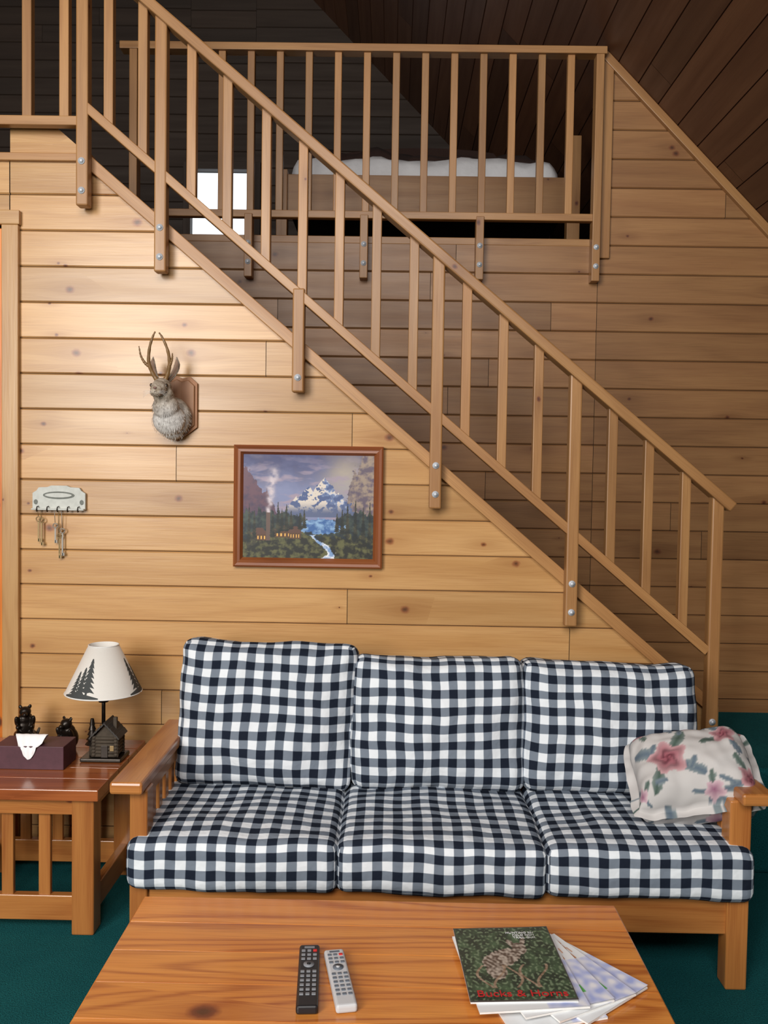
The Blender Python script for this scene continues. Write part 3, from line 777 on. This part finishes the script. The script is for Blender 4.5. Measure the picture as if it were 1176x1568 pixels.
def key(x,ztop,L,mat=BRASS):
    B.tube([(x,Y1-.03,kz-.05),(x,Y1-.022,ztop+.01)],.0012,mat,6)
    pts=[(x+.009*cos(a*pi/6),Y1-.02,ztop-.002+.009*sin(a*pi/6)) for a in range(13)];B.tube(pts,.0022,mat,6)
    B.bb(x-.003,x+.003,Y1-.021,Y1-.018,ztop-L,ztop-.01,mat,bevel=.0005)
    B.bb(x-.001,x+.008,Y1-.021,Y1-.018,ztop-L,ztop-L+.012,mat,bevel=.0005)
key(kx-.078,1.365,.09);key(kx-.066,1.36,.10);key(kx-.012,1.34,.07,KEYM);key(kx+.004,1.30,.09,BRASS);key(kx+.016,1.32,.10,KEYM)
B.tube([(kx+.004,Y1-.03,kz-.05),(kx+.002,Y1-.02,1.32),(kx+.004,Y1-.02,1.23)],.0015,BRASS,6)
B.finish()
# ------------------------------------------------------------------ jackalope mount
jk=empty('jackalope_mount')
B=Builder('plaque')
pc=(-.842,1.80)
sh=[(-.05,.125),(-.078,.10),(-.078,-.07),(-.045,-.095),(0,-.125),(.045,-.095),(.078,-.07),(.078,.10),(.05,.125),(.02,.118),(0,.128),(-.02,.118)]
Mp=Matrix(((1,0,0,pc[0]),(0,0,-1,Y1),(0,1,0,pc[1]),(0,0,0,1)))
PLQ=wood('plaque_wood',(.36,.17,.07),(.29,.12,.045),(.16,.055,.02),rough=.55,kmin=1.1)
B.prism(sh,.001,.014,PLQ,M=Mp,grain=1);B.prism([(a*.88,b*.9) for a,b in sh],.012,.022,PLQ,M=Mp,bevel=.003,grain=1)
B.finish(jk)
def furmat():
    g=N('hare_fur');tc=g.n('ShaderNodeTexCoord');sp=g.n('ShaderNodeSeparateXYZ');g.l(tc.outputs['Object'],sp.inputs[0])
    n=g.noise(tc.outputs['Object'],60.,4.,.7);n2=g.noise(tc.outputs['Object'],14.,3.,.6)
    c=g.mix(g.mr(n,.35,.65),(.22,.17,.12),(.52,.45,.37))
    w=g.mr(g.math('ADD',sp.outputs[2],g.math('MULTIPLY',n2,.08)),1.88,1.80)
    wy=g.mr(sp.outputs[1],3.42,3.36)
    c2=g.mix(g.mr(n,.3,.7),(.45,.43,.41),(.75,.73,.71))
    c=g.mix(g.math('MULTIPLY',g.math('MULTIPLY',w,wy),.85),c,c2)
    g.l(c,g.b.inputs['Base Color']);g.b.inputs['Roughness'].default_value=1.;g.b.inputs['Specular IOR Level'].default_value=.1;g.bump(n,.5,.004);return g.m
FUR=furmat();EAR=plain('ear_inner',(.38,.25,.18),.9);ANT=plain('antler_horn',(.20,.11,.04),.4,nz=.5,nscale=40,bump=.4);EYE=plain('glass_eye',(.01,.006,.004),.05,bump=0,coat=1.)
NOSE=plain('nose_pink',(.22,.12,.10),.6)
parts=[((-.848,3.405,1.765),(.066,.045,.078)),((-.856,3.37,1.755),(.062,.05,.062)),((-.862,3.345,1.80),(.05,.048,.05)),((-.866,3.33,1.838),(.038,.042,.04)),
 ((-.87,3.315,1.872),(.036,.042,.034)),((-.873,3.285,1.866),(.030,.034,.028)),((-.876,3.262,1.858),(.022,.022,.02)),((-.883,3.254,1.850),(.013,.014,.012)),((-.869,3.254,1.850),(.013,.014,.012)),((-.876,3.268,1.842),(.016,.02,.010)),
 ((-.848,3.40,1.70),(.035,.035,.022)),((-.90,3.31,1.852),(.012,.018,.016)),((-.84,3.31,1.852),(.012,.018,.016))]
B=Builder('hare_head')
for c_,r_ in parts:B.ell(c_,r_,FUR,None,24)
def ear(sgn):
    return [(-.872+sgn*.018,3.335,1.895),(-.872+sgn*.034,3.35,1.92),(-.872+sgn*.044,3.36,1.945),(-.872+sgn*.047,3.365,1.965),(-.872+sgn*.045,3.365,1.982)]
EW=(.010,.0125,.014,.012,.004)
for sg in (-1,1):
    pts=ear(sg)
    for i in range(12):
        t=i/11*(len(pts)-1);k=min(int(t),len(pts)-2);p=V(pts[k]).lerp(V(pts[k+1]),t-k)
        w=EW[k]+(EW[k+1]-EW[k])*(t-k)
        B.ell(p,(w,.006,.012),FUR,None,12)
B.finish(jk,remesh=.0028,smooth_it=3)
B=Builder('fur');RR=random.Random(5);vs=[];fs=[]
for c_,r_ in parts:
    nn=int(330*(r_[0]*r_[2])/.0025)
    for _ in range(max(30,nn)):
        d=V((RR.gauss(0,1),RR.gauss(0,1),RR.gauss(0,1))).normalized();p=V((c_[0]+d.x*r_[0],c_[1]+d.y*r_[1],c_[2]+d.z*r_[2]))
        ins=False
        for c2,r2 in parts:
            if c2 is c_:continue
            if sum(((p[i]-c2[i])/r2[i])**2 for i in range(3))<.92:ins=True;break
        if ins or p.y>3.43:continue
        nrm=V((d.x/r_[0],d.y/r_[1],d.z/r_[2])).normalized()
        L=.012 if p.z<1.82 else .006
        fl=(nrm*.35+V((0,.2,-1.))*.8).normalized();sd=nrm.cross(fl).normalized()*.0008
        o=len(vs);q=p-nrm*.001;vs+=[q-sd,q+sd,q+fl*L*.6+nrm*.0015+sd*.7,q+fl*L+nrm*.001];fs.append([o,o+1,o+2,o+3])
B.add(vs,fs,FUR);B.finish(jk)
B=Builder('face_details')
for sg in (-1,1):
    B.ell((-.8735+sg*.0285,3.287,1.876),(.006,.008,.0075),EYE,None,16)
    pts=ear(sg)
    vs=[];fs=[]
    for i,p in enumerate(pts):
        w=(.004,.008,.009,.007,.002)[i];vs+=[V((p[0]-w,p[1]-.0075,p[2])),V((p[0]+w,p[1]-.0075,p[2]))]
    for i in range(4):fs.append([i*2,i*2+1,i*2+3,i*2+2])
    B.add(vs,fs,EAR,None,True)
    for k in range(4):
        B.tube([(-.876+sg*.012,3.245,1.851-.002*k),(-.876+sg*.03,3.24,1.852-.004*k),(-.876+sg*.045,3.245,1.848-.007*k)],.0004,PAPER,4)
B.ell((-.876,3.2405,1.862),(.0065,.005,.0045),NOSE,None,14)
B.tube([(-.884,3.243,1.846),(-.876,3.2405,1.850),(-.868,3.243,1.846)],.0008,EYE,6)
B.finish(jk)
B=Builder('antlers')
def curve(pts,n=24):
    P=[V(p) for p in pts];out=[]
    P=[P[0]*2-P[1]]+P+[P[-1]*2-P[-2]]
    for i in range(1,len(P)-2):
        for j in range(n//(len(P)-3)+1):
            t=j/(n//(len(P)-3)+1);a,b,c,d=P[i-1],P[i],P[i+1],P[i+2]
            out.append(.5*((2*b)+(c-a)*t+(2*a-5*b+4*c-d)*t*t+(3*b-a-3*c+d)*t**3))
    out.append(P[-2]);return out
def antler(pts,r0,r1):
    c=curve(pts);B.tube(c,[r0+(r1-r0)*(i/(len(c)-1))**1.3+.0006*sin(i*1.9) for i in range(len(c))],ANT,10)
antler([(-.888,3.315,1.897),(-.905,3.31,1.925),(-.916,3.30,1.965),(-.910,3.29,2.015),(-.897,3.285,2.055),(-.888,3.285,2.074)],.0085,.0025)
antler([(-.912,3.305,1.945),(-.93,3.30,1.96),(-.944,3.295,1.985),(-.950,3.29,2.02)],.0065,.002)
antler([(-.858,3.315,1.897),(-.846,3.31,1.925),(-.838,3.30,1.965),(-.844,3.29,2.01),(-.862,3.285,2.053),(-.874,3.285,2.07)],.0085,.0025)
antler([(-.843,3.305,1.945),(-.834,3.30,1.958),(-.827,3.295,1.978),(-.825,3.29,1.996)],.0062,.002)
for x in (-.888,-.858):B.ell((x,3.315,1.899),(.011,.011,.006),ANT,None,12)
B.finish(jk)
# ------------------------------------------------------------------ lights, world, camera
def area(name,loc,size,energy,col,target):
    l=bpy.data.lights.new(name,'AREA');l.shape='RECTANGLE';l.size,l.size_y=size;l.energy=energy;l.color=col
    o=bpy.data.objects.new(name,l);bpy.context.scene.collection.objects.link(o);o.location=loc
    o.rotation_euler=(V(target)-V(loc)).to_track_quat('-Z','Y').to_euler();return o
area('window_light_main',(-2.6,-2.6,2.7),(2.0,3.0),340,(1.,.97,.92),(-.7,3.4,1.2))
area('fill_light_high',(-.2,-1.6,3.9),(2.2,1.6),140,(1.,.98,.96),(0.1,2.4,.5))  # added high fill, not a window: brightens tabletop and cushion tops
w=bpy.data.worlds.new('daylight');bpy.context.scene.world=w;w.use_nodes=True
w.node_tree.nodes['Background'].inputs[0].default_value=(.85,.93,1,1);w.node_tree.nodes['Background'].inputs[1].default_value=2.
bpy.context.scene.view_settings.view_transform='Standard'
# camera: portrait phone lens, slight downward pitch, yaw and roll
th=0.0402;yaw=0.0089;rho=0.0157
def ray(x,y,z):
    xp=x*cos(rho)-y*sin(rho);yp=y*cos(rho)+x*sin(rho);Y=z*cos(th)+yp*sin(th);Z=yp*cos(th)-z*sin(th)
    return V((xp*cos(yaw)-Y*sin(yaw),Y*cos(yaw)+xp*sin(yaw),Z)).normalized()
cam=bpy.data.cameras.new('camera');cam.sensor_fit='VERTICAL';cam.sensor_height=24;cam.lens=20.66;cam.clip_start=.05
co=bpy.data.objects.new('camera',cam);bpy.context.scene.collection.objects.link(co)
co.matrix_world=Matrix.Translation((0,0,1.55))@Matrix((ray(1,0,0),ray(0,1,0),-ray(0,0,1))).transposed().to_4x4()
bpy.context.scene.camera=co
